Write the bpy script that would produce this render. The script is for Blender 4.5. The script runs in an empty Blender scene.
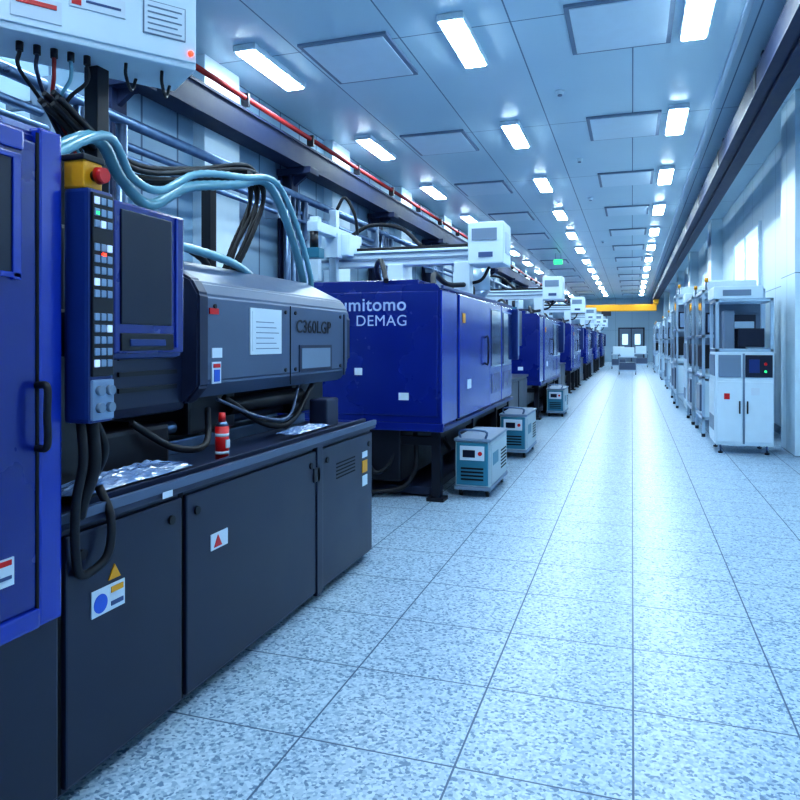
import bpy, bmesh, math, random
from mathutils import Vector, Matrix
random.seed(4)
scene = bpy.context.scene
scene.view_settings.view_transform = 'Standard'
try: scene.view_settings.look = 'Medium High Contrast'
except Exception as e: print('look', e)

# ---------------------------------------------------------------- materials
def mat(name, col, rough=0.5, metal=0.0, emit=None, estr=0.0, coat=0.0, var=0.0, vscale=6.0):
    m = bpy.data.materials.new(name); m.use_nodes = True
    nt = m.node_tree; b = nt.nodes['Principled BSDF']
    b.inputs['Base Color'].default_value = (*col, 1)
    b.inputs['Roughness'].default_value = rough
    b.inputs['Metallic'].default_value = metal
    b.inputs['Coat Weight'].default_value = coat
    b.inputs['Coat Roughness'].default_value = 0.12
    if emit:
        b.inputs['Emission Color'].default_value = (*emit, 1)
        b.inputs['Emission Strength'].default_value = estr
    if var > 0:
        tc = nt.nodes.new('ShaderNodeTexCoord'); n = nt.nodes.new('ShaderNodeTexNoise')
        n.inputs['Scale'].default_value = vscale; n.inputs['Detail'].default_value = 5
        nt.links.new(tc.outputs['Object'], n.inputs['Vector'])
        mx = nt.nodes.new('ShaderNodeMix'); mx.data_type = 'RGBA'
        mx.inputs[6].default_value = (*[c*(1-var) for c in col], 1)
        mx.inputs[7].default_value = (*[min(1, c*(1+var)) for c in col], 1)
        nt.links.new(n.outputs['Fac'], mx.inputs[0])
        nt.links.new(mx.outputs[2], b.inputs['Base Color'])
        mr = nt.nodes.new('ShaderNodeMapRange')
        mr.inputs['To Min'].default_value = max(0.02, rough-0.08); mr.inputs['To Max'].default_value = rough+0.1
        nt.links.new(n.outputs['Fac'], mr.inputs['Value'])
        nt.links.new(mr.outputs['Result'], b.inputs['Roughness'])
    return m

M = {}
M['blue']   = mat('paint_royal_blue', (0.004, 0.032, 0.36), 0.22, coat=0.5, var=0.12, vscale=2)
M['blued']  = mat('paint_deep_blue', (0.004, 0.018, 0.20), 0.26, coat=0.4, var=0.15, vscale=2)
M['panelb'] = mat('panel_blue', (0.008, 0.032, 0.17), 0.35)
M['navy']   = mat('cabinet_navy', (0.006, 0.011, 0.036), 0.34, coat=0.1, var=0.25, vscale=3)
M['black']  = mat('black_metal', (0.003, 0.004, 0.012), 0.4, var=0.3)
M['rubber'] = mat('black_rubber', (0.003, 0.004, 0.010), 0.55)
M['seam']   = mat('seam_dark', (0.001, 0.002, 0.006), 0.8)
M['slate']  = mat('slate_cover', (0.070, 0.105, 0.185), 0.33, coat=0.25, var=0.12, vscale=3)
M['slated'] = mat('slate_cover_dark', (0.014, 0.022, 0.058), 0.4)
M['white']  = mat('white_enamel', (0.64, 0.78, 0.88), 0.35, var=0.06)
M['cream']  = mat('cream_enamel', (0.38, 0.48, 0.54), 0.4)
M['grey']   = mat('mid_grey', (0.17, 0.24, 0.34), 0.45)
M['alu']    = mat('aluminium', (0.50, 0.62, 0.74), 0.3, metal=0.8)
M['steel']  = mat('worn_steel', (0.15, 0.22, 0.34), 0.3, metal=0.9, var=0.35, vscale=9)
M['teal']   = mat('teal_paint', (0.03, 0.19, 0.29), 0.4)
M['hose']   = mat('teal_hose', (0.13, 0.33, 0.43), 0.3, coat=0.3)
M['red']    = mat('signal_red', (0.60, 0.008, 0.012), 0.35)
M['pipe_red'] = mat('pipe_red', (0.30, 0.02, 0.02), 0.4)
M['yellow'] = mat('signal_yellow', (0.75, 0.34, 0.01), 0.4)
M['glass']  = mat('dark_glass', (0.010, 0.03, 0.08), 0.06, coat=1.0)
M['screen'] = mat('screen_dark', (0.004, 0.008, 0.03), 0.3)
M['paper']  = mat('paper_label', (0.62, 0.72, 0.82), 0.6)
M['print']  = mat('label_print', (0.05, 0.09, 0.22), 0.6)
M['lblue']  = mat('label_blue', (0.03, 0.12, 0.6), 0.6)
M['btn']    = mat('button_pale', (0.22, 0.32, 0.48), 0.4)
M['led']    = mat('led_red', (0.8, 0.02, 0.01), 0.4, emit=(1, .05, .02), estr=3)
M['ledw']   = mat('led_white', (0.5, 0.6, .75), 0.4, emit=(.5, .7, 1), estr=.5)
M['letter'] = mat('letter_white', (0.42, 0.52, 0.78), 0.5)
M['letterd']= mat('letter_dark', (0.004, 0.006, 0.016), 0.5)
M['green']  = mat('signal_green', (0.02, .5, .15), 0.4, emit=(0.05, 1, .3), estr=1.0)
M['lamp']   = mat('lamp_diffuser', (0.9, 0.95, 1), 0.4, emit=(0.72, 0.90, 1.0), estr=60)
M['railb']  = mat('crane_rail_navy', (0.004, 0.014, 0.058), 0.6, var=0.2)
M['wglow']  = mat('window_glass_bright', (0.7, 0.85, 1), 0.15, emit=(0.60, 0.86, 1.0), estr=0.85)
M['plastic']= mat('pale_plastic_film', (0.12, 0.20, 0.38), 0.2, coat=0.5, var=0.3, vscale=12)

def grid_material(name, sx, sy, w, base_nodes, linecol, rough, axes='XY', rough_line=0.6):
    m = bpy.data.materials.new(name); m.use_nodes = True
    nt = m.node_tree; b = nt.nodes['Principled BSDF']
    tc = nt.nodes.new('ShaderNodeTexCoord'); sp = nt.nodes.new('ShaderNodeSeparateXYZ')
    nt.links.new(tc.outputs['Object'], sp.inputs[0])
    def line(axis, size):
        d = nt.nodes.new('ShaderNodeMath'); d.operation = 'DIVIDE'; d.inputs[1].default_value = size
        nt.links.new(sp.outputs[axis], d.inputs[0])
        f = nt.nodes.new('ShaderNodeMath'); f.operation = 'FRACT'; nt.links.new(d.outputs[0], f.inputs[0])
        l = nt.nodes.new('ShaderNodeMath'); l.operation = 'LESS_THAN'; l.inputs[1].default_value = w/size
        nt.links.new(f.outputs[0], l.inputs[0]); return l.outputs[0]
    a, c = line(axes[0], sx), line(axes[1], sy)
    mx = nt.nodes.new('ShaderNodeMath'); mx.operation = 'MAXIMUM'
    nt.links.new(a, mx.inputs[0]); nt.links.new(c, mx.inputs[1])
    colout = base_nodes(nt, tc)
    mix = nt.nodes.new('ShaderNodeMix'); mix.data_type = 'RGBA'
    nt.links.new(mx.outputs[0], mix.inputs[0]); nt.links.new(colout, mix.inputs[6])
    mix.inputs[7].default_value = (*linecol, 1)
    nt.links.new(mix.outputs[2], b.inputs['Base Color'])
    mr = nt.nodes.new('ShaderNodeMapRange'); mr.inputs['To Min'].default_value = rough; mr.inputs['To Max'].default_value = rough_line
    nt.links.new(mx.outputs[0], mr.inputs['Value']); nt.links.new(mr.outputs['Result'], b.inputs['Roughness'])
    return m, b

def floor_base(nt, tc):
    v = nt.nodes.new('ShaderNodeTexVoronoi'); v.inputs['Scale'].default_value = 82
    nt.links.new(tc.outputs['Object'], v.inputs['Vector'])
    sep = nt.nodes.new('ShaderNodeSeparateColor'); nt.links.new(v.outputs['Color'], sep.inputs[0])
    r = nt.nodes.new('ShaderNodeValToRGB'); r.color_ramp.interpolation = 'CONSTANT'
    e = r.color_ramp.elements; e[0].position = 0; e[0].color = (.13, .22, .35, 1)
    e[1].position = .15; e[1].color = (.27, .39, .53, 1)
    x = e.new(.38); x.color = (.38, .51, .64, 1)
    x = e.new(.75); x.color = (.48, .61, .73, 1)
    nt.links.new(sep.outputs[0], r.inputs[0]); return r.outputs[0]
M['floor'], fb = grid_material('terrazzo_tile', 0.6, 0.6, 0.008, floor_base, (0.07, .12, .21), 0.32, rough_line=.5)
fb.inputs['Specular IOR Level'].default_value = 0.38
def ramp_base(c0, c1, sc):
    def f(nt, tc):
        n = nt.nodes.new('ShaderNodeTexNoise'); n.inputs['Scale'].default_value = sc
        nt.links.new(tc.outputs['Object'], n.inputs['Vector'])
        r = nt.nodes.new('ShaderNodeValToRGB'); r.color_ramp.elements[0].color = (*c0, 1); r.color_ramp.elements[1].color = (*c1, 1)
        nt.links.new(n.outputs['Fac'], r.inputs[0]); return r.outputs[0]
    return f
M['ceil'], cb = grid_material('ceiling_metal_panel', 1.2, 3.6, 0.016, ramp_base((.48, .66, .77), (.58, .76, .86), .6), (.14, .24, .34), 0.30)
wb = ramp_base((.58, .74, .84), (.66, .81, .91), .8)
M['wall'], _ = grid_material('wall_panel', 1.2, 2.4, 0.012, wb, (.2, .28, .38), 0.35, axes='YZ')
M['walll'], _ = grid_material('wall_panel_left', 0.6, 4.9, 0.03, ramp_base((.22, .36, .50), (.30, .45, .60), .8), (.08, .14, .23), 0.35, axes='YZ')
M['walle'], _ = grid_material('wall_panel_end', 1.2, 2.4, 0.012, ramp_base((.35, .52, .66), (.42, .58, .72), .8), (.12, .2, .3), 0.4, axes='XZ')

# ---------------------------------------------------------------- builder
class B:
    def __init__(s): s.bm = bmesh.new(); s.mats = []
    def mi(s, k):
        if k not in s.mats: s.mats.append(k)
        return s.mats.index(k)
    def _merge(s, b2, k):
        i = s.mi(k)
        for f in b2.faces: f.material_index = i
        me = bpy.data.meshes.new('tmp'); b2.to_mesh(me); b2.free()
        s.bm.from_mesh(me); bpy.data.meshes.remove(me)
    def box(s, x0, x1, y0, y1, z0, z1, k, bev=0.0, rot=None, piv=None):
        b2 = bmesh.new(); bmesh.ops.create_cube(b2, size=1)
        sx, sy, sz = abs(x1-x0), abs(y1-y0), abs(z1-z0)
        for v in b2.verts:
            v.co = Vector((v.co.x*sx, v.co.y*sy, v.co.z*sz))
        if bev > 0:
            bv = min(bev, .45*min(sx, sy, sz))
            bmesh.ops.bevel(b2, geom=b2.edges[:], offset=bv, segments=2, affect='EDGES', profile=.6)
        c = Vector(((x0+x1)/2, (y0+y1)/2, (z0+z1)/2))
        for v in b2.verts: v.co += c
        if rot is not None:
            p = Vector(piv) if piv else c
            for v in b2.verts: v.co = rot @ (v.co-p) + p
        s._merge(b2, k)
    def prism(s, prof, y0, y1, k, bev=0.0, axis='Y'):
        b2 = bmesh.new()
        def P(a, b, t): return (a, t, b) if axis == 'Y' else (t, a, b)
        v0 = [b2.verts.new(P(a, b, y0)) for a, b in prof]; v1 = [b2.verts.new(P(a, b, y1)) for a, b in prof]
        n = len(prof); b2.faces.new(v0); b2.faces.new(v1[::-1])
        for i in range(n): b2.faces.new((v0[i], v1[i], v1[(i+1) % n], v0[(i+1) % n]))
        bmesh.ops.recalc_face_normals(b2, faces=b2.faces[:])
        if bev > 0: bmesh.ops.bevel(b2, geom=b2.edges[:], offset=bev, segments=2, affect='EDGES')
        s._merge(b2, k)
    def cyl(s, p0, p1, r, k, seg=20, r2=None):
        p0, p1 = Vector(p0), Vector(p1); d = p1-p0
        b2 = bmesh.new()
        bmesh.ops.create_cone(b2, cap_ends=True, segments=seg, radius1=r, radius2=r if r2 is None else r2, depth=d.length)
        q = Vector((0, 0, 1)).rotation_difference(d.normalized()).to_matrix()
        for v in b2.verts: v.co = q @ v.co + (p0+p1)/2
        for f in b2.faces: f.smooth = len(f.verts) == 4
        s._merge(b2, k)
    def tube(s, pts, r, k, seg=10, sub=8, ribs=False):
        P = [Vector(p) for p in pts]; Q = []
        if ribs: sub = 14
        if len(P) > 2:
            E = [2*P[0]-P[1]] + P + [2*P[-1]-P[-2]]
            for i in range(1, len(E)-2):
                a, b, c, d = E[i-1:i+3]
                for j in range(sub):
                    t = j/sub
                    Q.append(.5*((2*b)+(-a+c)*t+(2*a-5*b+4*c-d)*t*t+(-a+3*b-3*c+d)*t**3))
            Q.append(P[-1])
        else: Q = P
        b2 = bmesh.new(); rings = []; up = Vector((.13, .07, 1)).normalized()
        for i, p in enumerate(Q):
            t = (Q[min(i+1, len(Q)-1)]-Q[max(i-1, 0)]).normalized()
            n = up-t*up.dot(t)
            if n.length < .1: n = Vector((1, 0, 0))-t*t.x
            n.normalize(); up = n; bi = t.cross(n)
            rr = r*(1.12 if ribs and i % 2 else 1)
            rings.append([b2.verts.new(p+rr*(math.cos(a)*n+math.sin(a)*bi)) for a in [2*math.pi*j/seg for j in range(seg)]])
        for a, b in zip(rings, rings[1:]):
            for j in range(seg):
                f = b2.faces.new((a[j], a[(j+1) % seg], b[(j+1) % seg], b[j])); f.smooth = True
        b2.faces.new(rings[0][::-1]); b2.faces.new(rings[-1])
        bmesh.ops.recalc_face_normals(b2, faces=b2.faces[:])
        s._merge(b2, k)
    def sphere(s, c, r, k, sc=(1, 1, 1)):
        b2 = bmesh.new(); bmesh.ops.create_uvsphere(b2, u_segments=16, v_segments=10, radius=r)
        for v in b2.verts: v.co = Vector((v.co.x*sc[0], v.co.y*sc[1], v.co.z*sc[2]))+Vector(c)
        for f in b2.faces: f.smooth = True
        s._merge(b2, k)
    def done(s, name, loc=(0, 0, 0), parent=None):
        me = bpy.data.meshes.new(name); s.bm.to_mesh(me); s.bm.free()
        for k in s.mats: me.materials.append(M[k])
        o = bpy.data.objects.new(name, me); scene.collection.objects.link(o); o.location = loc
        if parent: o.parent = parent
        return o
def dup(o, loc, scale=None):
    n = o.copy(); scene.collection.objects.link(n); n.location = loc
    if scale: n.scale = scale
    for c in o.children:
        cc = c.copy(); scene.collection.objects.link(cc); cc.parent = n
    return n
def text(body, size, loc, rot, k, name, parent, ext=0.001, bold=0.0, sx=1):
    cu = bpy.data.curves.new(name, 'FONT'); cu.body = body; cu.size = size; cu.extrude = ext; cu.offset = bold
    cu.space_character = 1.06
    o = bpy.data.objects.new(name, cu); scene.collection.objects.link(o)
    dg = bpy.context.evaluated_depsgraph_get(); dg.update()
    me = bpy.data.meshes.new_from_object(o.evaluated_get(dg)); bpy.data.objects.remove(o)
    me.materials.clear(); me.materials.append(M[k])
    o = bpy.data.objects.new(name, me); scene.collection.objects.link(o)
    o.location = loc; o.rotation_euler = rot; o.scale = (sx, 1, 1); o.parent = parent
    return o
SIDE = (math.pi/2, 0, math.pi/2)   # reads along +Y, faces +X
END = (math.pi/2, 0, 0)            # reads along +X, faces -Y

# ---------------------------------------------------------------- room
XL, XR, YB, YE, H = -4.8, 2.3, -4.0, 56.0, 4.8
def shell(name, x0, x1, y0, y1, z0, z1, k):
    b = B(); b.box(x0, x1, y0, y1, z0, z1, k); return b.done(name)
shell('floor', XL-.2, XR+.2, YB-.2, YE+.2, -.1, 0, 'floor')
shell('ceiling', XL-.2, XR+.2, YB-.2, YE+.2, H, H+.1, 'ceil')
shell('wall_back', XL, XR, YB-.2, YB, 0, H, 'walle')
shell('wall_end', XL, XR, YE, YE+.2, 0, H, 'walle')
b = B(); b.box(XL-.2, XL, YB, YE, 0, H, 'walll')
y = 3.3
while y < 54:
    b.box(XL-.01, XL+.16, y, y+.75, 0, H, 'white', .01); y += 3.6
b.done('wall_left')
b = B(); b.box(XR, XR+.2, YB, YE, 0, H, 'wall')
for y in [6.6, 10.3, 20.5, 27.7, 34.9, 42.1, 49.3]:
    b.box(XR-.28, XR+.05, y, y+.9, 0, H, 'wall', .01)
b.done('wall_right')
for i, y in enumerate([3.0, 14.6, 22.0, 29.4, 36.6, 43.8]):
    b = B(); y1 = y+3.3
    b.box(XR-.03, XR-.005, y, y1, 2.45, 3.75, 'wglow')
    for zz in (2.4, 3.7): b.box(XR-.06, XR, y-.05, y1+.05, zz, zz+.07, 'white', .006)
    for yy in (y-.06, y+1.62, y1): b.box(XR-.06, XR, yy, yy+.06, 2.4, 3.77, 'white', .006)
    b.done('window_%d' % (i+1))
b = B(); b.box(XR-.02, XR, YB, YE, 0, .12, 'grey'); b.done('baseboard_right')
b = B(); b.box(XL, XL+.02, YB, YE, 0, .12, 'grey'); b.done('baseboard_left')
b = B(); b.box(1.05, 1.11, YB, YE, H-.05, H, 'alu', .004); b.done('trim_1')
b = B()
b.box(-1.0, .9, YE-.10, YE-.03, 0, 2.6, 'slated', .01); b.box(-.9, -.08, YE-.12, YE-.08, .02, 2.5, 'grey', .01); b.box(-.02, .8, YE-.12, YE-.08, .02, 2.5, 'grey', .01)
b.box(-.7, -.3, YE-.13, YE-.11, 1.3, 2.1, 'wglow'); b.box(.2, .6, YE-.13, YE-.11, 1.3, 2.1, 'wglow')
b.done('door_1')
# left crane rail with its steel columns
b = B()
y = 5.4
while y < 54:
    b.box(XL+.02, XL+.06, y-.1, y+.1, 0, 3.9, 'railb'); b.box(XL+.06, XL+.20, y-.02, y+.02, 0, 3.9, 'railb'); b.box(XL+.20, XL+.24, y-.1, y+.1, 0, 3.9, 'railb')
    b.prism([(XL+.02, 3.55), (XL+.02, 3.90), (XL+.5, 3.90)], y-.03, y+.03, 'railb')
    b.box(XL+.02, XL+.55, y-.14, y+.14, 3.86, 3.95, 'railb', .006)
    y += 3.6
for z0, z1, x0, x1 in [(3.95, 3.98, -4.62, -4.34), (4.24, 4.27, -4.62, -4.34), (3.98, 4.24, -4.50, -4.36), (4.27, 4.32, -4.51, -4.45)]:
    b.box(x0, x1, 5.3, YE-.3, z0, z1, 'railb')
b.done('crane_rail')
b = B()
b.box(1.33, 1.60, YB+.3, YE-.3, 4.26, 4.60, 'railb', .01); b.box(1.29, 1.64, YB+.3, YE-.3, 4.24, 4.27, 'railb'); b.box(1.43, 1.50, YB+.3, YE-.3, 4.20, 4.26, 'railb')
y = -2
while y < 54:
    b.box(1.40, 1.54, y, y+.12, 4.6, H-.001, 'railb'); b.box(1.325, 1.605, y-.03, y+.15, 4.27, 4.6, 'black'); y += 3.6
b.done('crane_rail')
b = B()
b.box(-4.15, 1.5, 47.6, 48.0, 3.50, 3.93, 'yellow', .02); b.box(-4.17, -4.12, 47.0, 48.6, 3.7, 4.0, 'yellow', .02); b.box(1.3, 1.60, 47.0, 48.6, 3.93, 4.19, 'yellow', .02)
b.box(-1.9, -1.3, 47.5, 48.1, 3.2, 3.5, 'black', .03); b.cyl((-1.6, 47.8, 2.7), (-1.6, 47.8, 3.25), .03, 'steel')
b.done('overhead_crane')
b = B()
b.cyl((-4.42, 3.0, 4.44), (-4.42, YE-.3, 4.44), .032, 'pipe_red')
y = 5.6
while y < 54: b.box(-4.47, -4.37, y, y+.04, 4.33, 4.49, 'black'); y += 1.8
b.done('compressed_air_pipe')
b = B()
for x, z, r in [(-4.25, 3.45, .05), (-4.28, 3.25, .035), (-4.22, 3.12, .025)]:
    b.cyl((x, YB+.3, z), (x, YE-.3, z), r, 'steel', 14)
y = 4.2
while y < 54:
    b.box(-4.38, -4.18, y, y+.05, 3.05, 3.52, 'grey'); b.box(-4.62, -4.36, y, y+.05, 3.3, 3.35, 'grey')
    for dy, r in [(.35, .045), (.52, .03), (.66, .03), (.85, .05)]:
        b.cyl((-4.24, y+dy, 0), (-4.24, y+dy, 3.4), r, 'steel', 12)
    y += 3.6
b.done('utility_pipe_rack')

# ---------------------------------------------------------------- ceiling fixtures
b = B()
b.box(-.14, .14, -.64, .64, -.07, 0, 'white', .01); b.box(-.115, .115, -.61, .61, -.085, -.06, 'lamp', .01)
L0 = b.done('ceiling_light_fixture', (-1.735, 7.45, H))
rows = [-4.08, -1.735, .62]
for k in range(-2, 13):
    for x in rows:
        if k == 0 and x == -1.735: continue
        dup(L0, (x, 7.45+3.6*k, H))
b = B()
b.box(-.52, .52, -.6, .6, -.03, 0, 'grey', .004); b.box(-.47, .47, -.55, .55, -.04, -.025, 'white', .004)
P0 = b.done('ceiling_access_panel', (-.12, 7.6, H))
for k in range(-1, 13):
    for x in (-.12, -3.0):
        if k == 0 and x == -.12: continue
        dup(P0, (x, 7.6+3.6*k, H))
b = B(); b.cyl((0, 0, 0), (0, 0, -.05), .06, 'white', 20, .045); b.cyl((0, 0, -.05), (0, 0, -.065), .03, 'grey', 16)
S0 = b.done('smoke_detector', (-.9, 9.4, H))
for y in (13, 16.6, 23.8): dup(S0, (-.9, y, H))
b = B(); b.box(-.16, .16, -.03, .03, -.42, -.24, 'green', .005); b.cyl((-.1, 0, -.24), (-.1, 0, 0), .006, 'grey', 8); b.cyl((.1, 0, -.24), (.1, 0, 0), .006, 'grey', 8)
b.done('exit_sign', (-2.6, 26.5, H))

# ---------------------------------------------------------------- foreground machine
b = B()
b.prism([(-3.5, .65), (-3.5, 2.17), (-1.76, 2.17), (-1.72, 2.13), (-1.72, .65)], -1.1, 1.74, 'blued', .008)
b.box(-1.74, -1.695, 1.66, 1.75, .64, 2.15, 'blue', .01)
b.box(-1.73, -1.70, .3, 1.655, .70, 2.10, 'blued', .008)
b.box(-1.735, -1.69, .3, 1.60, 2.06, 2.12, 'blue', .006)
b.box(-1.705, -1.694, .45, 1.56, 1.70, 2.03, 'screen')
for z in (1.685, 2.03): b.box(-1.71, -1.688, .42, 1.59, z, z+.018, 'blue', .004)
b.box(-1.71, -1.688, 1.56, 1.59, 1.68, 2.04, 'blue', .004)
b.box(-1.702, -1.698, 1.652, 1.662, .66, 2.13, 'seam')
b.box(-1.73, -1.69, .3, 1.66, .64, .70, 'blue', .008)
b.tube([(-1.70, 1.655, 1.37), (-1.655, 1.65, 1.365), (-1.65, 1.645, 1.28), (-1.655, 1.65, 1.19), (-1.70, 1.655, 1.18)], .011, 'rubber')
b.box(-1.70, -1.695, 1.48, 1.57, .80, .88, 'paper'); b.box(-1.696, -1.693, 1.49, 1.56, .86, .875, 'red'); b.box(-1.696, -1.693, 1.49, 1.56, .82, .83, 'print')
# fixed platen & mechanics
b.box(-3.0, -1.95, 1.76, 2.15, .93, 1.62, 'black', .03)
b.box(-2.9, -2.05, 2.1, 2.2, 1.6, 1.95, 'black', .02)
for x in (-2.15, -2.75):
    for z in (1.08, 1.5):
        b.cyl((x, 2.1, z), (x, 2.35, z), .06, 'steel')
b.cyl((-2.45, 2.1, 1.36), (-2.45, 2.9, 1.36), .10, 'black')
b.box(-2.75, -2.06, 2.3, 2.78, .93, 1.12, 'black', .02)
b.box(-2.70, -2.08, 2.35, 2.95, 1.16, 1.66, 'slated', .05)
for i in range(4): b.box(-2.085, -2.07, 2.45, 2.85, 1.28+.07*i, 1.30+.07*i, 'black')
# injection housing
pf = [(-2.95, 1.22), (-2.95, 1.88), (-2.35, 1.95), (-2.04, 1.80), (-2.0, 1.73), (-2.0, 1.30), (-2.06, 1.22)]
b.prism(pf, 2.97, 4.80, 'slate', .012)
b.prism([(-2.9, 1.3), (-2.9, 1.84), (-2.37, 1.90), (-2.08, 1.76), (-2.05, 1.69), (-2.05, 1.36), (-2.12, 1.3)], 4.78, 4.98, 'slated', .02)
b.prism([(-2.97, 1.20), (-2.97, 1.90), (-2.35, 1.97), (-2.03, 1.81), (-1.985, 1.735), (-1.985, 1.28), (-2.06, 1.20)], 2.90, 2.99, 'slated', .012)
b.box(-2.0, -1.996, 3.88, 3.886, 1.24, 1.72, 'seam')
b.box(-2.002, -1.992, 4.72, 4.735, 1.26, 1.70, 'slated')
for z in (1.33, 1.68):
    for y in (3.06, 3.82, 3.95, 4.66): b.cyl((-2.0, y, z), (-1.993, y, z), .012, 'black', 12)
b.box(-2.0, -1.994, 3.40, 3.76, 1.43, 1.69, 'paper'); b.box(-1.995, -1.992, 3.42, 3.74, 1.45, 1.67, 'paper')
for i in range(6): b.box(-1.993, -1.990, 3.46, 3.72-.03*(i % 3), 1.46+.03*i, 1.465+.03*i, 'grey')
b.box(-2.0, -1.994, 4.00, 4.50, 1.31, 1.48, 'slated'); b.box(-1.995, -1.991, 4.03, 4.47, 1.33, 1.46, 'grey')
b.box(-2.0, -1.994, 3.03, 3.11, 1.29, 1.40, 'paper'); b.box(-1.995, -1.991, 3.04, 3.10, 1.37, 1.39, 'red'); b.box(-1.995, -1.991, 3.045, 3.095, 1.30, 1.36, 'lblue')
b.box(-2.0, -1.994, 3.03, 3.12, 1.42, 1.47, 'paper')
b.box(-2.0, -1.994, 3.01, 3.09, 1.64, 1.67, 'red')
# carriage below housing
b.box(-2.85, -2.15, 3.05, 3.5, 1.02, 1.24, 'black', .02); b.box(-2.85, -2.15, 4.2, 4.7, 1.02, 1.24, 'black', .02)
b.cyl((-2.25, 2.4, 1.06), (-2.25, 4.6, 1.06), .035, 'steel'); b.cyl((-2.15, 3.4, 1.14), (-2.15, 4.3, 1.14), .05, 'rubber')
b.tube([(-2.1, 3.3, 1.2), (-2.02, 3.6, 1.03), (-2.05, 4.0, 1.0), (-2.1, 4.4, 1.2)], .018, 'rubber')
b.tube([(-2.08, 3.2, 1.2), (-2.0, 3.5, 1.08), (-2.02, 3.9, 1.04), (-2.1, 4.2, 1.22)], .009, 'slate')
b.tube([(-2.05, 2.5, 1.15), (-1.98, 2.7, 1.02), (-1.98, 2.95, 1.0), (-2.1, 3.15, 1.15)], .016, 'rubber')
b.box(-2.3, -2.2, 2.3, 4.5, .93, 1.0, 'steel', .008); b.box(-2.85, -2.75, 2.3, 4.5, .93, 1.0, 'steel', .008)
b.box(-2.05, -1.92, 4.25, 4.45, .93, 1.12, 'slated', .015)
# bed / cabinets
b.box(-3.3, -1.74, -1.1, 4.58, .04, .90, 'navy', .006)
b.box(-3.2, -1.80, -1.0, 4.52, 0, .05, 'seam')
b.box(-3.35, -1.71, 1.75, 4.62, .895, .93, 'slated', .008)
b.box(-1.73, -1.705, 1.75, 4.62, .92, .955, 'slate', .004)
b.box(-1.80, -1.77, 1.9, 4.58, .93, .965, 'slated', .004)
doors = [(-.9, .5), (.53, 1.76), (1.79, 2.40), (2.43, 3.66), (3.74, 4.57)]
for i, (y0, y1) in enumerate(doors):
    b.box(-1.745, -1.72, y0, y1, .06, .875, 'navy', .008)
    if i < 4: b.box(-1.75, -1.738, y1, y1+.03, .05, .9, 'seam')
    for yy in (y0+.07, y1-.07):
        b.cyl((-1.72, yy, .80), (-1.712, yy, .80), .018, 'rubber', 14)
b.box(-1.745, -1.712, 3.66, 3.74, .04, .9, 'navy', .006)
for i in range(5): b.box(-1.722, -1.717, 3.95, 4.25, .66+.022*i, .668+.022*i, 'seam')
b.box(-1.722, -1.712, 3.62, 3.70, .70, .78, 'black', .004)
b.box(-1.72, -1.716, 1.90, 2.06, .57, .66, 'paper'); b.cyl((-1.716, 1.94, .61), (-1.714, 1.94, .61), .032, 'lblue'); b.box(-1.716, -1.713, 1.99, 2.05, .63, .65, 'yellow'); b.box(-1.716, -1.713, 1.99, 2.05, .585, .60, 'print')
b.prism([(1.98, .675), (2.04, .675), (2.01, .725)], -1.72, -1.716, 'yellow', axis='X')
b.box(-1.72, -1.716, 2.60, 2.73, .60, .67, 'paper'); b.prism([(2.62, .61), (2.68, .61), (2.65, .66)], -1.716, -1.713, 'red', axis='X')
b.box(-1.72, -1.716, 4.38, 4.47, .62, .70, 'yellow'); b.box(-1.72, -1.716, 4.38, 4.47, .53, .60, 'paper'); b.box(-1.72, -1.716, 4.38, 4.47, .72, .76, 'paper')
b.box(-1.70, -1.698, 2.25, 2.31, .90, .925, 'paper')
# control panel
b.box(-1.92, -1.70, 1.80, 2.2, 1.45, 1.60, 'black', .02)
K = -.022
b.box(-1.72, -1.62, 1.80+K, 1.915+K, 1.24, 1.99, 'panelb', .015)
b.box(-1.625, -1.612, 1.81+K, 1.905+K, 1.39, 1.975, 'black', .004)
for r in range(15):
    for c in range(3):
        if r in (3, 9): continue
        b.box(-1.613, -1.607, 1.816+K+c*.028, 1.838+K+c*.028, 1.95-r*.037-.012, 1.95-r*.037+.012, 'ledw' if (r*3+c) % 7 == 0 else 'btn', .003)
b.box(-1.613, -1.606, 1.82+K, 1.835+K, 1.905, 1.915, 'green'); b.box(-1.613, -1.606, 1.85+K, 1.865+K, 1.775, 1.785, 'led')
b.box(-1.625, -1.610, 1.81+K, 1.905+K, 1.25, 1.38, 'btn', .006)
for yy, zz in [(1.835+K, 1.345), (1.88+K, 1.345), (1.835+K, 1.29), (1.88+K, 1.29)]: b.cyl((-1.61, yy, zz), (-1.595, yy, zz), .016, 'grey', 14)
b.box(-1.76, -1.63, 1.885, 2.28, 1.44, 1.98, 'panelb', .025)
b.box(-1.635, -1.618, 1.892, 2.27, 1.46, 1.97, 'blued', .012)
b.box(-1.622, -1.612, 1.92, 2.19, 1.56, 1.945, 'screen', .004)
b.box(-1.622, -1.612, 1.92, 2.20, 1.47, 1.53, 'black', .006)
b.box(-1.618, -1.608, 1.96, 2.15, 1.485, 1.51, 'panelb', .004)
b.box(-1.62, -1.612, 2.215, 2.225, 1.48, 1.96, 'blue')
# emergency stop
b.box(-1.73, -1.65, 1.79, 1.875, 1.99, 2.085, 'yellow', .008)
b.cyl((-1.65, 1.835, 2.035), (-1.625, 1.835, 2.035), .017, 'black'); b.cyl((-1.63, 1.835, 2.035), (-1.605, 1.835, 2.035), .028, 'red', 20, .024)
b.box(-1.735, -1.645, 1.785, 1.88, 2.08, 2.10, 'black', .004)
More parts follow.
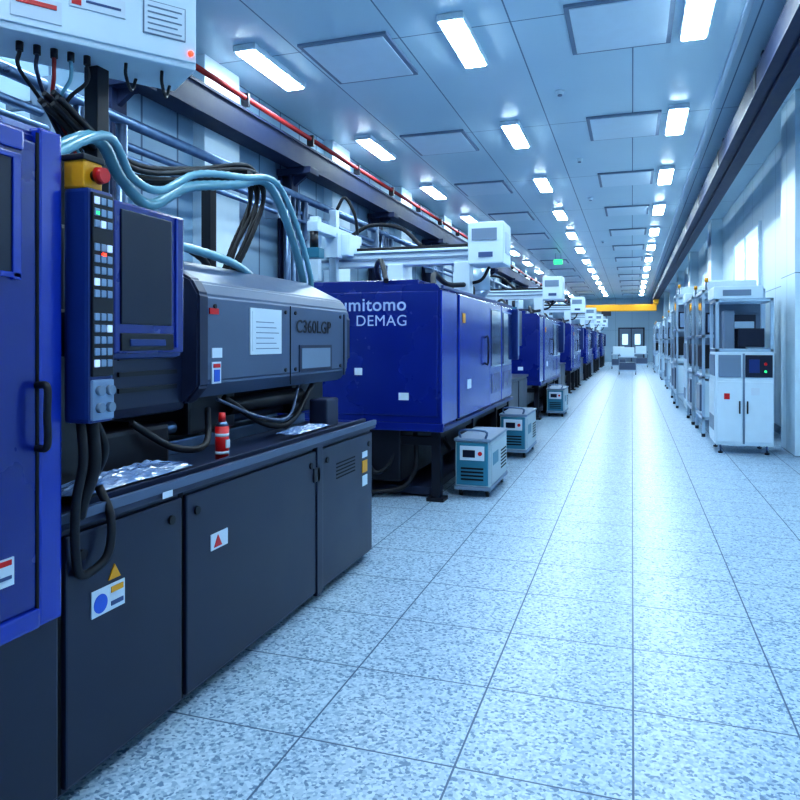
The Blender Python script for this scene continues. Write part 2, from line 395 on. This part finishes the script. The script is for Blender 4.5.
# cables around the panel
b.tube([(-1.68, 1.81, 1.25), (-1.66, 1.80, 1.12), (-1.68, 1.79, .98), (-1.69, 1.80, .82), (-1.70, 1.84, .74), (-1.68, 1.93, .78), (-1.69, 1.96, .9), (-1.75, 1.97, 1.0)], .015, 'rubber')
b.tube([(-1.68, 1.86, 1.25), (-1.66, 1.85, 1.1), (-1.69, 1.83, .98), (-1.72, 1.85, .93)], .02, 'rubber')
b.tube([(-1.70, 1.87, 1.28), (-1.69, 1.93, 1.15), (-1.78, 2.0, 1.05), (-1.9, 2.1, 1.0)], .014, 'rubber')
# hoses and cable tray above
for o, r, k in [(0, .028, 'hose'), (.07, .020, 'hose')]:
    b.tube([(-2.25+o, 2.1, 2.17), (-2.3+o, 2.55, 2.42), (-2.4+o, 2.85, 2.31), (-2.4+o, 3.07, 2.22+o), (-2.4+o, 3.4, 2.38+o), (-2.4+o, 3.9, 2.50+o*.6), (-2.4+o, 4.3, 2.60), (-2.4+o, 4.6, 2.38), (-2.4+o, 4.85, 2.02), (-2.42+o, 4.9, 1.86)], r, k, ribs=True)
b.tube([(-2.2, 2.6, 1.60), (-2.3, 2.9, 2.0), (-2.32, 3.2, 2.02), (-2.3, 3.7, 1.98), (-2.4, 4.2, 1.90)], .024, 'hose', ribs=True)
b.tube([(-2.28, 2.5, 1.60), (-2.38, 2.8, 2.08), (-2.42, 3.2, 2.08), (-2.42, 3.6, 1.98), (-2.6, 3.9, 1.86)], .02, 'rubber', ribs=True)
for i in range(6):
    a = i*1.05
    b.tube([(-2.5+.05*math.cos(a), 2.5, 2.60+.03*math.sin(a)), (-2.5+.05*math.cos(a), 3.0, 2.40+.04*math.sin(a)), (-2.5+.05*math.cos(a+.6), 3.6, 2.50+.04*math.sin(a+.6)), (-2.5+.05*math.cos(a), 4.2, 2.66+.04*math.sin(a)), (-2.5+.06*math.cos(a+.5), 4.35, 2.5), (-2.55+.06*math.cos(a+1), 4.2, 2.15), (-2.6+.05*math.cos(a), 4.05, 1.85)], .014, 'rubber', ribs=True)
b.box(-2.75, -2.68, 4.05, 4.12, 1.85, 2.62, 'black'); b.box(-2.75, -2.4, 4.05, 4.12, 2.58, 2.63, 'black')
b.box(-2.75, -2.68, 2.75, 2.82, 1.6, 2.5, 'black')
FM = b.done('injection_molding_machine')
text('C360LGP', .115, (-1.992, 3.95, 1.56), SIDE, 'letterd', 'model_lettering', FM, bold=.001, sx=1.12)

# robot controller box upper left
b = B()
R = Matrix.Rotation(math.radians(53), 3, 'Z')
def rb(x0, x1, y0, y1, z0, z1, k, bev=0): b.box(x0, x1, y0, y1, z0, z1, k, bev, rot=R, piv=(0, 0, 0))
rb(0, .86, 0, .36, .0, .70, 'white', .012)
rb(.005, .855, -.012, .0, .03, .69, 'white', .006)
rb(.60, .80, -.018, -.010, .12, .28, 'grey'); rb(.605, .795, -.021, -.016, .125, .275, 'paper')
for i in range(5): rb(.62, .78-.02*(i % 2), -.024, -.020, .14+.027*i, .146+.027*i, 'grey')
rb(.28, .52, -.018, -.010, .16, .24, 'paper'); rb(.29, .33, -.021, -.017, .17, .23, 'red'); rb(.35, .50, -.021, -.017, .19, .20, 'print')
rb(.05, .25, -.018, -.01, .06, .16, 'paper'); rb(.07, .23, -.022, -.016, .12, .14, 'red')
b.sphere(R @ Vector((.825, -.02, .07)), .014, 'led')
for x in (.1, .17, .24, .31, .38):
    p = R @ Vector((x, .12, 0)); b.cyl(p, p-Vector((0, 0, .04)), .016, 'black', 12)
cols = ['rubber', 'slated', 'pipe_red', 'hose', 'rubber']
for i, x in enumerate((.1, .17, .24, .31, .38)):
    p = R @ Vector((x, .12, -.04)); q = R @ Vector((.22+.02*i, .20, -.26)); e = R @ Vector((.40+.02*i, .26, -.60))
    b.tube([p, p-Vector((0, 0, .08)), q, e], .009, cols[i])
for x in (.55, .72):
    p = R @ Vector((x, .1, -.0)); b.tube([p, p-Vector((0, 0, .06)), R @ Vector((x+.05, .2, -.09)), R @ Vector((x+.10, .3, .02))], .008, 'rubber')
p = R @ Vector((.45, .26, 0)); b.box(p.x-.04, p.x+.04, p.y-.04, p.y+.04, -1.17, .05, 'black', .005); b.box(p.x-.07, p.x+.07, p.y-.07, p.y+.07, -1.178, -1.15, 'black')
b.done('robot_controller_box', (-2.56, 2.28, 2.84))

# spray can
b = B()
b.cyl((0, 0, 0), (0, 0, .165), .033, 'red', 24); b.cyl((0, 0, .03), (0, 0, .045), .0335, 'paper', 24); b.cyl((0, 0, .115), (0, 0, .13), .0335, 'paper', 24); b.box(.02, .0345, -.016, .016, .06, .10, 'paper')
b.cyl((0, 0, .165), (0, 0, .185), .033, 'steel', 24, .02); b.cyl((0, 0, .185), (0, 0, .228), .018, 'red', 20, .015); b.cyl((0, 0, 0), (0, 0, .006), .0345, 'steel', 24)
b.done('spray_can', (-1.88, 2.94, .9305))
def film(name, cx, cy, sx, sy, z, h, seed):
    rnd = random.Random(seed); bm = bmesh.new(); n = 26; g = []
    ph = [(rnd.uniform(4, 15), rnd.uniform(4, 15), rnd.uniform(0, 6)) for _ in range(6)]
    for i in range(n):
        row = []
        for j in range(n):
            u, v = i/(n-1)*2-1, j/(n-1)*2-1
            w = sum(math.sin(a*u+bb*v+c) for a, bb, c in ph)/6
            e = max(0, 1-max(abs(u), abs(v))**3)
            row.append(bm.verts.new((cx+u*sx*(1+.06*math.sin(5*v)), cy+v*sy*(1+.08*math.sin(4*u+1)), z+.004+h*e*(.5+.8*abs(w)))))
        g.append(row)
    for i in range(n-1):
        for j in range(n-1): bm.faces.new((g[i][j], g[i+1][j], g[i+1][j+1], g[i][j+1]))
    me = bpy.data.meshes.new(name); bm.to_mesh(me); bm.free(); me.materials.append(M['plastic'])
    o = bpy.data.objects.new(name, me); scene.collection.objects.link(o)
    s = o.modifiers.new('s', 'SOLIDIFY'); s.thickness = .003; s.offset = 1
film('plastic_film', -1.87, 2.26, .09, .33, .967, .05, 3)
film('plastic_film', -1.88, 3.85, .06, .25, .966, .03, 5)

# ---------------------------------------------------------------- repeated machines
b = B()
GL = 4.0
b.prism([(-3.4, .68), (-3.4, 2.05), (-1.74, 2.05), (-1.70, 2.0), (-1.70, .68)], 0, GL, 'blued', .01)
b.box(-3.2, -1.66, -.03, 0.01, .66, .74, 'blued', .01)
b.box(-3.35, -1.72, -.012, 0.01, .80, 1.98, 'blued', .01)
b.box(-2.1, -2.0, -.018, -.01, .95, 1.02, 'paper')
b.box(-2.55, -2.47, -.018, -.01, 1.18, 1.25, 'paper')
b.box(-1.705, -1.685, .02, .62, .72, 1.99, 'blue', .008); b.box(-1.705, -1.67, .66, 2.26, .72, 1.99, 'blue', .012)
b.box(-1.70, -1.69, .62, .66, .68, 2.0, 'seam')
b.tube([(-1.67, 1.95, 1.25), (-1.63, 1.95, 1.25), (-1.63, 1.95, 1.55), (-1.67, 1.95, 1.55)], .012, 'rubber', sub=3)
for y0, y1 in [(2.30, 3.12), (3.15, 3.97)]:
    b.box(-1.705, -1.68, y0, y1, .72, 1.99, 'blue', .01)
    b.box(-1.682, -1.672, y0+.1, y1-.1, 1.2, 1.9, 'glass'); b.box(-1.682, -1.676, y0+.1, y1-.1, .85, 1.1, 'blued', .004)
    for z in (1.18, 1.9): b.box(-1.68, -1.668, y0+.08, y1-.08, z, z+.02, 'alu')
b.box(-1.67, -1.662, 1.0, 1.18, 1.0, 1.1, 'paper'); b.box(-1.67, -1.662, .8, .9, 1.7, 1.8, 'yellow')
b.box(-1.69, -1.665, 0, GL, 2.0, 2.03, 'panelb', .004); b.box(-1.70, -1.66, 0, GL, .66, .70, 'panelb', .006)
b.box(-3.2, -2.0, .3, 1.5, 2.05, 2.12, 'blued', .01); b.box(-2.9, -2.2, 2.9, 3.7, 2.05, 2.28, 'slated', .02)
b.tube([(-1.9, .5, 2.06), (-2.0, .9, 2.22), (-2.0, 1.5, 2.16), (-1.9, 2.2, 2.20), (-2.0, 2.8, 2.1)], .03, 'rubber')
b.tube([(-2.3, .2, 2.1), (-2.5, .6, 2.35), (-2.7, 1.0, 2.3), (-2.8, 1.5, 2.12)], .025, 'rubber', ribs=True)
# undercarriage
b.box(-3.3, -2.1, .05, GL, .16, .68, 'black', .02)
for y in (.06, 1.5, 2.9, 3.88):
    b.box(-1.80, -1.71, y, y+.09, .03, .68, 'black', .006); b.box(-1.84, -1.67, y-.04, y+.13, 0, .035, 'black', .006)
    b.box(-3.3, -3.2, y, y+.09, 0, .3, 'black')
b.box(-2.1, -1.71, .06, .14, .52, .60, 'black'); b.box(-2.5, -2.4, .06, .16, 0, .2, 'black'); b.box(-1.80, -1.73, .1, 3.9, .58, .66, 'black')
b.tube([(-2.0, .2, .62), (-1.98, .15, .3), (-2.1, .1, .1), (-2.4, .0, .05)], .025, 'rubber')
b.tube([(-2.15, .1, .6), (-2.2, .05, .35), (-2.35, .0, .25), (-2.5, .02, .5)], .02, 'rubber')
b.tube([(-1.9, .8, .62), (-1.85, .8, .45), (-1.8, .75, .40), (-1.9, .6, .6)], .02, 'rubber')
b.box(-2.5, -1.85, .2, 3.8, .02, .10, 'slated', .01)
# bed, injection unit, panel
b.box(-3.3, -1.75, GL, 6.0, .08, .92, 'navy', .01); b.box(-3.2, -1.82, GL, 5.95, 0, .1, 'seam'); b.box(-3.3, -1.72, GL, 6.03, .90, .94, 'slated', .006)
for y in (4.05, 5.05): b.box(-1.76, -1.735, y, y+.92, .12, .87, 'navy', .008)
b.prism(pf, 4.5, 6.0, 'slate', .012); b.box(-2.8, -2.15, 4.3, 5.9, .92, 1.25, 'black', .02); b.cyl((-2.45, GL, 1.4), (-2.45, 4.5, 1.4), .12, 'black')
b.box(-1.72, -1.60, 4.04, 4.18, 1.24, 1.99, 'panelb', .015); b.box(-1.76, -1.62, 4.19, 4.6, 1.44, 1.98, 'panelb', .02); b.box(-1.622, -1.615, 4.24, 4.55, 1.55, 1.93, 'screen'); b.box(-1.606, -1.595, 4.06, 4.16, 1.3, 1.95, 'btn')
b.box(-1.95, -1.7, 4.05, 4.4, 1.5, 1.6, 'black')
b.box(-3.0, -2.3, 4.1, 4.4, .94, 2.2, 'white', .02)
b.cyl((-2.5, 5.2, 1.9), (-2.5, 5.2, 2.1), .06, 'steel'); b.cyl((-2.5, 5.2, 2.1), (-2.5, 5.2, 2.35), .08, 'steel', 24, .26); b.cyl((-2.5, 5.2, 2.35), (-2.5, 5.2, 2.85), .26, 'alu', 28); b.cyl((-2.5, 5.2, 2.85), (-2.5, 5.2, 2.95), .26, 'alu', 28, .12)
RM = b.done('injection_molding_machine', (0, 6.31, 0))
text('Sumitomo', .178, (-2.80, -.014, 1.80), END, 'letter', 'logo_lettering', RM, bold=.002)
text('DEMAG', .148, (-2.54, -.014, 1.655), END, 'letter', 'logo_lettering_lower', RM)
for k in range(1, 6): dup(RM, (0, 6.31+7.3*k, 0))

# takeout robots
b = B()
b.box(-2.95, -2.65, -.16, .16, 2.05, 2.10, 'white', .01); b.box(-2.9, -2.7, -.1, .1, 2.08, 2.47, 'white', .01)
b.box(-2.05, -1.85, -.1, .1, 2.05, 2.47, 'white', .01)
b.box(-4.0, -1.55, -.09, .09, 2.45, 2.65, 'white', .012); b.box(-3.95, -1.6, -.105, -.085, 2.52, 2.55, 'grey'); b.box(-3.95, -1.6, -.105, -.085, 2.60, 2.62, 'steel')
b.box(-3.9, -1.7, .0, .09, 2.65, 2.70, 'rubber', .01)
b.box(-1.85, -1.42, -.22, .28, 2.42, 2.92, 'white', .02); b.box(-1.80, -1.5, -.228, -.215, 2.70, 2.84, 'grey'); b.box(-1.425, -1.412, -.1, .15, 2.55, 2.8, 'paper')
b.box(-1.72, -1.55, -.228, -.218, 2.50, 2.56, 'print')
b.box(-3.75, -3.35, -.26, .12, 2.58, 2.86, 'white', .02); b.box(-3.62, -3.48, -.9, .5, 2.80, 2.92, 'white', .01); b.box(-3.6, -3.5, -.32, -.22, 2.15, 3.15, 'alu', .008)
b.box(-3.64, -3.46, -.36, -.18, 2.55, 2.85, 'white', .01); b.box(-3.78, -3.66, -.5, -.4, 2.25, 3.05, 'white', .01); b.box(-3.62, -3.48, -.38, -.2, 2.08, 2.2, 'black', .01)
b.cyl((-3.55, -.85, 2.6), (-3.55, -.85, 2.8), .05, 'black'); b.box(-3.66, -3.44, -.95, -.8, 2.48, 2.6, 'teal', .01)
b.tube([(-3.5, -.3, 3.15), (-3.4, -.28, 3.3), (-3.3, -.2, 3.1), (-3.3, -.1, 2.86)], .02, 'rubber')
b.tube([(-3.5, .1, 2.86), (-3.2, .1, 3.0), (-2.8, .1, 2.95), (-2.5, .05, 2.7)], .025, 'rubber', ribs=True)
b.tube([(-1.65, .1, 2.42), (-1.75, .05, 2.25), (-2.0, .1, 2.2), (-2.2, .15, 2.07)], .02, 'rubber')
TR = b.done('takeout_robot', (0, 8.35, 0))
for k in range(1, 6): dup(TR, (0, 8.35+7.3*k, 0))

# mold temperature controllers
b = B()
b.box(-.17, .17, 0, .95, .09, .56, 'cream', .015); b.box(-.155, .155, -.012, .01, .12, .53, 'teal', .01)
b.box(-.12, .12, -.02, -.008, .36, .50, 'paper', .006); b.box(-.09, .03, -.024, -.016, .39, .46, 'screen'); b.cyl((.08, -.02, .43), (.08, -.035, .43), .02, 'red', 14)
for i in range(4): b.box(-.11, .11, -.018, -.01, .17+.035*i, .185+.035*i, 'seam')
b.box(.165, .178, .06, .9, .13, .51, 'cream', .006)
for i in range(6): b.box(.176, .181, .55, .85, .2+.035*i, .215+.035*i, 'seam')
b.box(.176, .181, .12, .40, .30, .42, 'teal'); b.box(-.18, .18, -.02, .97, .54, .57, 'grey', .01); b.box(-.18, .18, -.01, .96, .07, .11, 'grey', .01)
b.tube([(-.12, .03, .56), (-.12, .03, .64), (.12, .03, .64), (.12, .03, .56)], .012, 'steel', sub=4)
for x in (-.13, .13):
    for y in (.09, .86):
        b.cyl((x-.015, y, .035), (x+.015, y, .035), .035, 'rubber', 16); b.box(x-.022, x+.022, y-.02, y+.02, .04, .08, 'steel')
b.tube([(-.08, .95, .3), (-.1, 1.08, .3), (-.15, 1.15, .2), (-.16, 1.2, .03)], .02, 'rubber'); b.tube([(.05, .95, .25), (.0, 1.1, .2), (-.1, 1.18, .1), (-.12, 1.2, .03)], .02, 'rubber')
TC = b.done('mold_temperature_controller', (-1.46, 6.62, 0))
dup(TC, (-1.46, 9.05, 0)); dup(TC, (-1.46, 14.3, 0))

# ---------------------------------------------------------------- right side stations
b = B()
W, D = .82, .75
b.box(0, W, 0, D, .12, 1.38, 'white', .012)
b.box(.02, .38, -.015, .005, .16, .98, 'white', .008); b.box(.42, .80, -.015, .005, .16, .98, 'white', .008); b.box(.385, .415, -.004, .0, .14, 1.36, 'grey')
b.box(.42, .80, -.02, .0, 1.04, 1.34, 'screen', .006); b.box(.47, .62, -.028, -.018, 1.10, 1.28, 'panelb', .004); b.cyl((.70, -.02, 1.22), (.70, -.04, 1.22), .022, 'red', 14); b.cyl((.70, -.02, 1.12), (.70, -.04, 1.12), .018, 'green', 14)
b.box(.04, .36, -.02, .0, 1.04, 1.34, 'grey', .006); b.box(.33, .35, -.04, -.01, .55, .72, 'black', .004); b.box(.44, .46, -.04, -.01, .55, .72, 'black', .004)
b.box(.12, .20, -.02, -.012, .74, .82, 'red'); b.box(.50, .62, -.02, -.012, .80, .90, 'paper')
b.box(-.012, .0, .04, D-.04, .16, .98, 'white', .006); b.box(-.016, -.008, .1, D-.1, .3, .5, 'grey'); b.box(-.014, 0, .06, D-.06, 1.05, 1.34, 'grey', .006)
for x in (.0, W-.05):
    for y in (.0, D-.05): b.box(x, x+.05, y, y+.05, 1.38, 2.1, 'alu', .004)
for z in (1.38, 2.06):
    b.box(0, W, 0, .05, z, z+.045, 'alu', .004); b.box(0, W, D-.05, D, z, z+.045, 'alu', .004); b.box(0, .05, 0, D, z, z+.045, 'alu', .004); b.box(W-.05, W, 0, D, z, z+.045, 'alu', .004)
b.box(-.03, W-.15, -.02, D, 2.10, 2.27, 'white', .015); b.box(.1, .5, -.03, -.015, 2.14, 2.22, 'grey')
b.box(.06, W-.06, D-.04, D-.03, 1.43, 2.06, 'grey')
b.box(.15, .30, .2, .5, 1.42, 1.95, 'grey', .01); b.box(.3, .6, .3, .42, 1.7, 1.8, 'alu', .01); b.box(.5, .7, .25, .5, 1.42, 1.6, 'white', .01); b.box(.33, .7, .05, .1, 1.45, 1.7, 'screen', .01); b.cyl((.38, .35, 1.45), (.38, .35, 1.75), .03, 'black'); b.box(.3, .65, .45, .6, 1.42, 1.9, 'slated', .01)
for x in (.08, W-.08):
    for y in (.08, D-.08): b.cyl((x, y, .0), (x, y, .02), .035, 'black', 16); b.cyl((x, y, .02), (x, y, .13), .014, 'steel', 12)
ST = b.done('inspection_station', (1.07, 10.3, 0)); ST.scale = (.86, 1, .99)
b = B()
W, D, HH = .9, 1.2, 2.15
for x in (0, W-.045):
    for y in (0, D-.045): b.box(x, x+.045, y, y+.045, .05, HH, 'alu', .004); b.cyl((x+.022, y+.022, 0), (x+.022, y+.022, .05), .03, 'black', 12)
for z in (.25, .85, 1.45, HH-.045):
    b.box(0, W, 0, .045, z, z+.045, 'alu', .004); b.box(0, W, D-.045, D, z, z+.045, 'alu', .004); b.box(0, .045, 0, D, z, z+.045, 'alu', .004); b.box(W-.045, W, 0, D, z, z+.045, 'alu', .004)
b.box(.04, W-.04, .04, D-.04, .27, .82, 'white', .01); b.box(.02, W-.02, .02, D-.02, .89, .92, 'white', .006); b.box(.1, .6, .1, .5, .92, 1.30, 'white', .02); b.box(.3, .75, .6, 1.05, .92, 1.4, 'grey', .02)
b.box(.05, .40, -.03, .02, 1.5, 1.82, 'screen', .01); b.box(.08, .37, -.036, -.028, 1.53, 1.79, 'btn'); b.box(.1, .8, .1, 1.1, HH-.02, HH+.14, 'white', .02)
b.box(.12, .5, .15, .45, .3, .31, 'panelb'); b.box(-.01, .04, .3, .9, .35, .75, 'slate', .01)
b.cyl((.45, .6, 1.4), (.45, .6, 2.1), .04, 'steel'); b.box(.2, .7, .5, .7, 1.8, 2.0, 'slate', .02); b.box(.02, .3, .02, 1.0, 1.0, 1.35, 'black', .02)
b.box(.05, .85, 1.15, 1.18, .95, 2.0, 'grey'); b.box(.0, .03, .1, .6, 1.55, 2.05, 'glass')
b.cyl((.07, .07, HH+.0), (.07, .07, HH+.12), .018, 'grey'); b.cyl((.07, .07, HH+.12), (.07, .07, HH+.18), .03, 'yellow')
RK = b.done('assembly_rack', (1.05, 12.0, 0)); RK.scale = (1, 1, 1.08)
dup(RK, (1.03, 13.7, 0)); dup(ST, (1.06, 15.4, 0), (1, 1, 1.1)); dup(RK, (.95, 17.0, 0), (1, 1, 1.2)); dup(RK, (1.0, 19.0, 0)); dup(ST, (1.1, 21.9, 0)); dup(RK, (1.05, 24.0, 0)); dup(ST, (1.1, 26.2, 0)); dup(RK, (1.1, 29.5, 0)); dup(ST, (1.1, 32, 0)); dup(RK, (1.05, 36.5, 0)); dup(RK, (1.1, 40, 0))
b = B()
b.box(-.4, .4, -.3, .3, .15, .22, 'alu', .01); b.box(-.4, .4, -.3, .3, .78, .83, 'alu', .01); b.box(-.3, .3, -.2, .2, .83, 1.25, 'white', .02); b.box(-.35, .35, -.25, .25, .22, .55, 'slate', .02)
for x in (-.38, .35):
    for y in (-.28, .25): b.box(x, x+.03, y, y+.03, .1, .95, 'grey'); b.cyl((x, y+.015, .05), (x+.03, y+.015, .05), .05, 'rubber', 14)
TL = b.done('utility_trolley', (-.2, 34, 0)); dup(TL, (.5, 44, 0)); dup(TL, (-.7, 41, 0))

# ---------------------------------------------------------------- world + camera
w = bpy.data.worlds.new('World'); scene.world = w; w.use_nodes = True
w.node_tree.nodes['Background'].inputs[0].default_value = (.35, .55, .9, 1); w.node_tree.nodes['Background'].inputs[1].default_value = .1
cd = bpy.data.cameras.new('camera'); cam = bpy.data.objects.new('camera', cd); scene.collection.objects.link(cam)
cd.sensor_width = 36; cd.lens = 31.5; cd.shift_y = -58/800; cd.clip_start = .05; cd.clip_end = 200
cam.location = (0, 0, 1.5); cam.rotation_euler = (math.pi/2, 0, math.atan(232/700))
scene.camera = cam
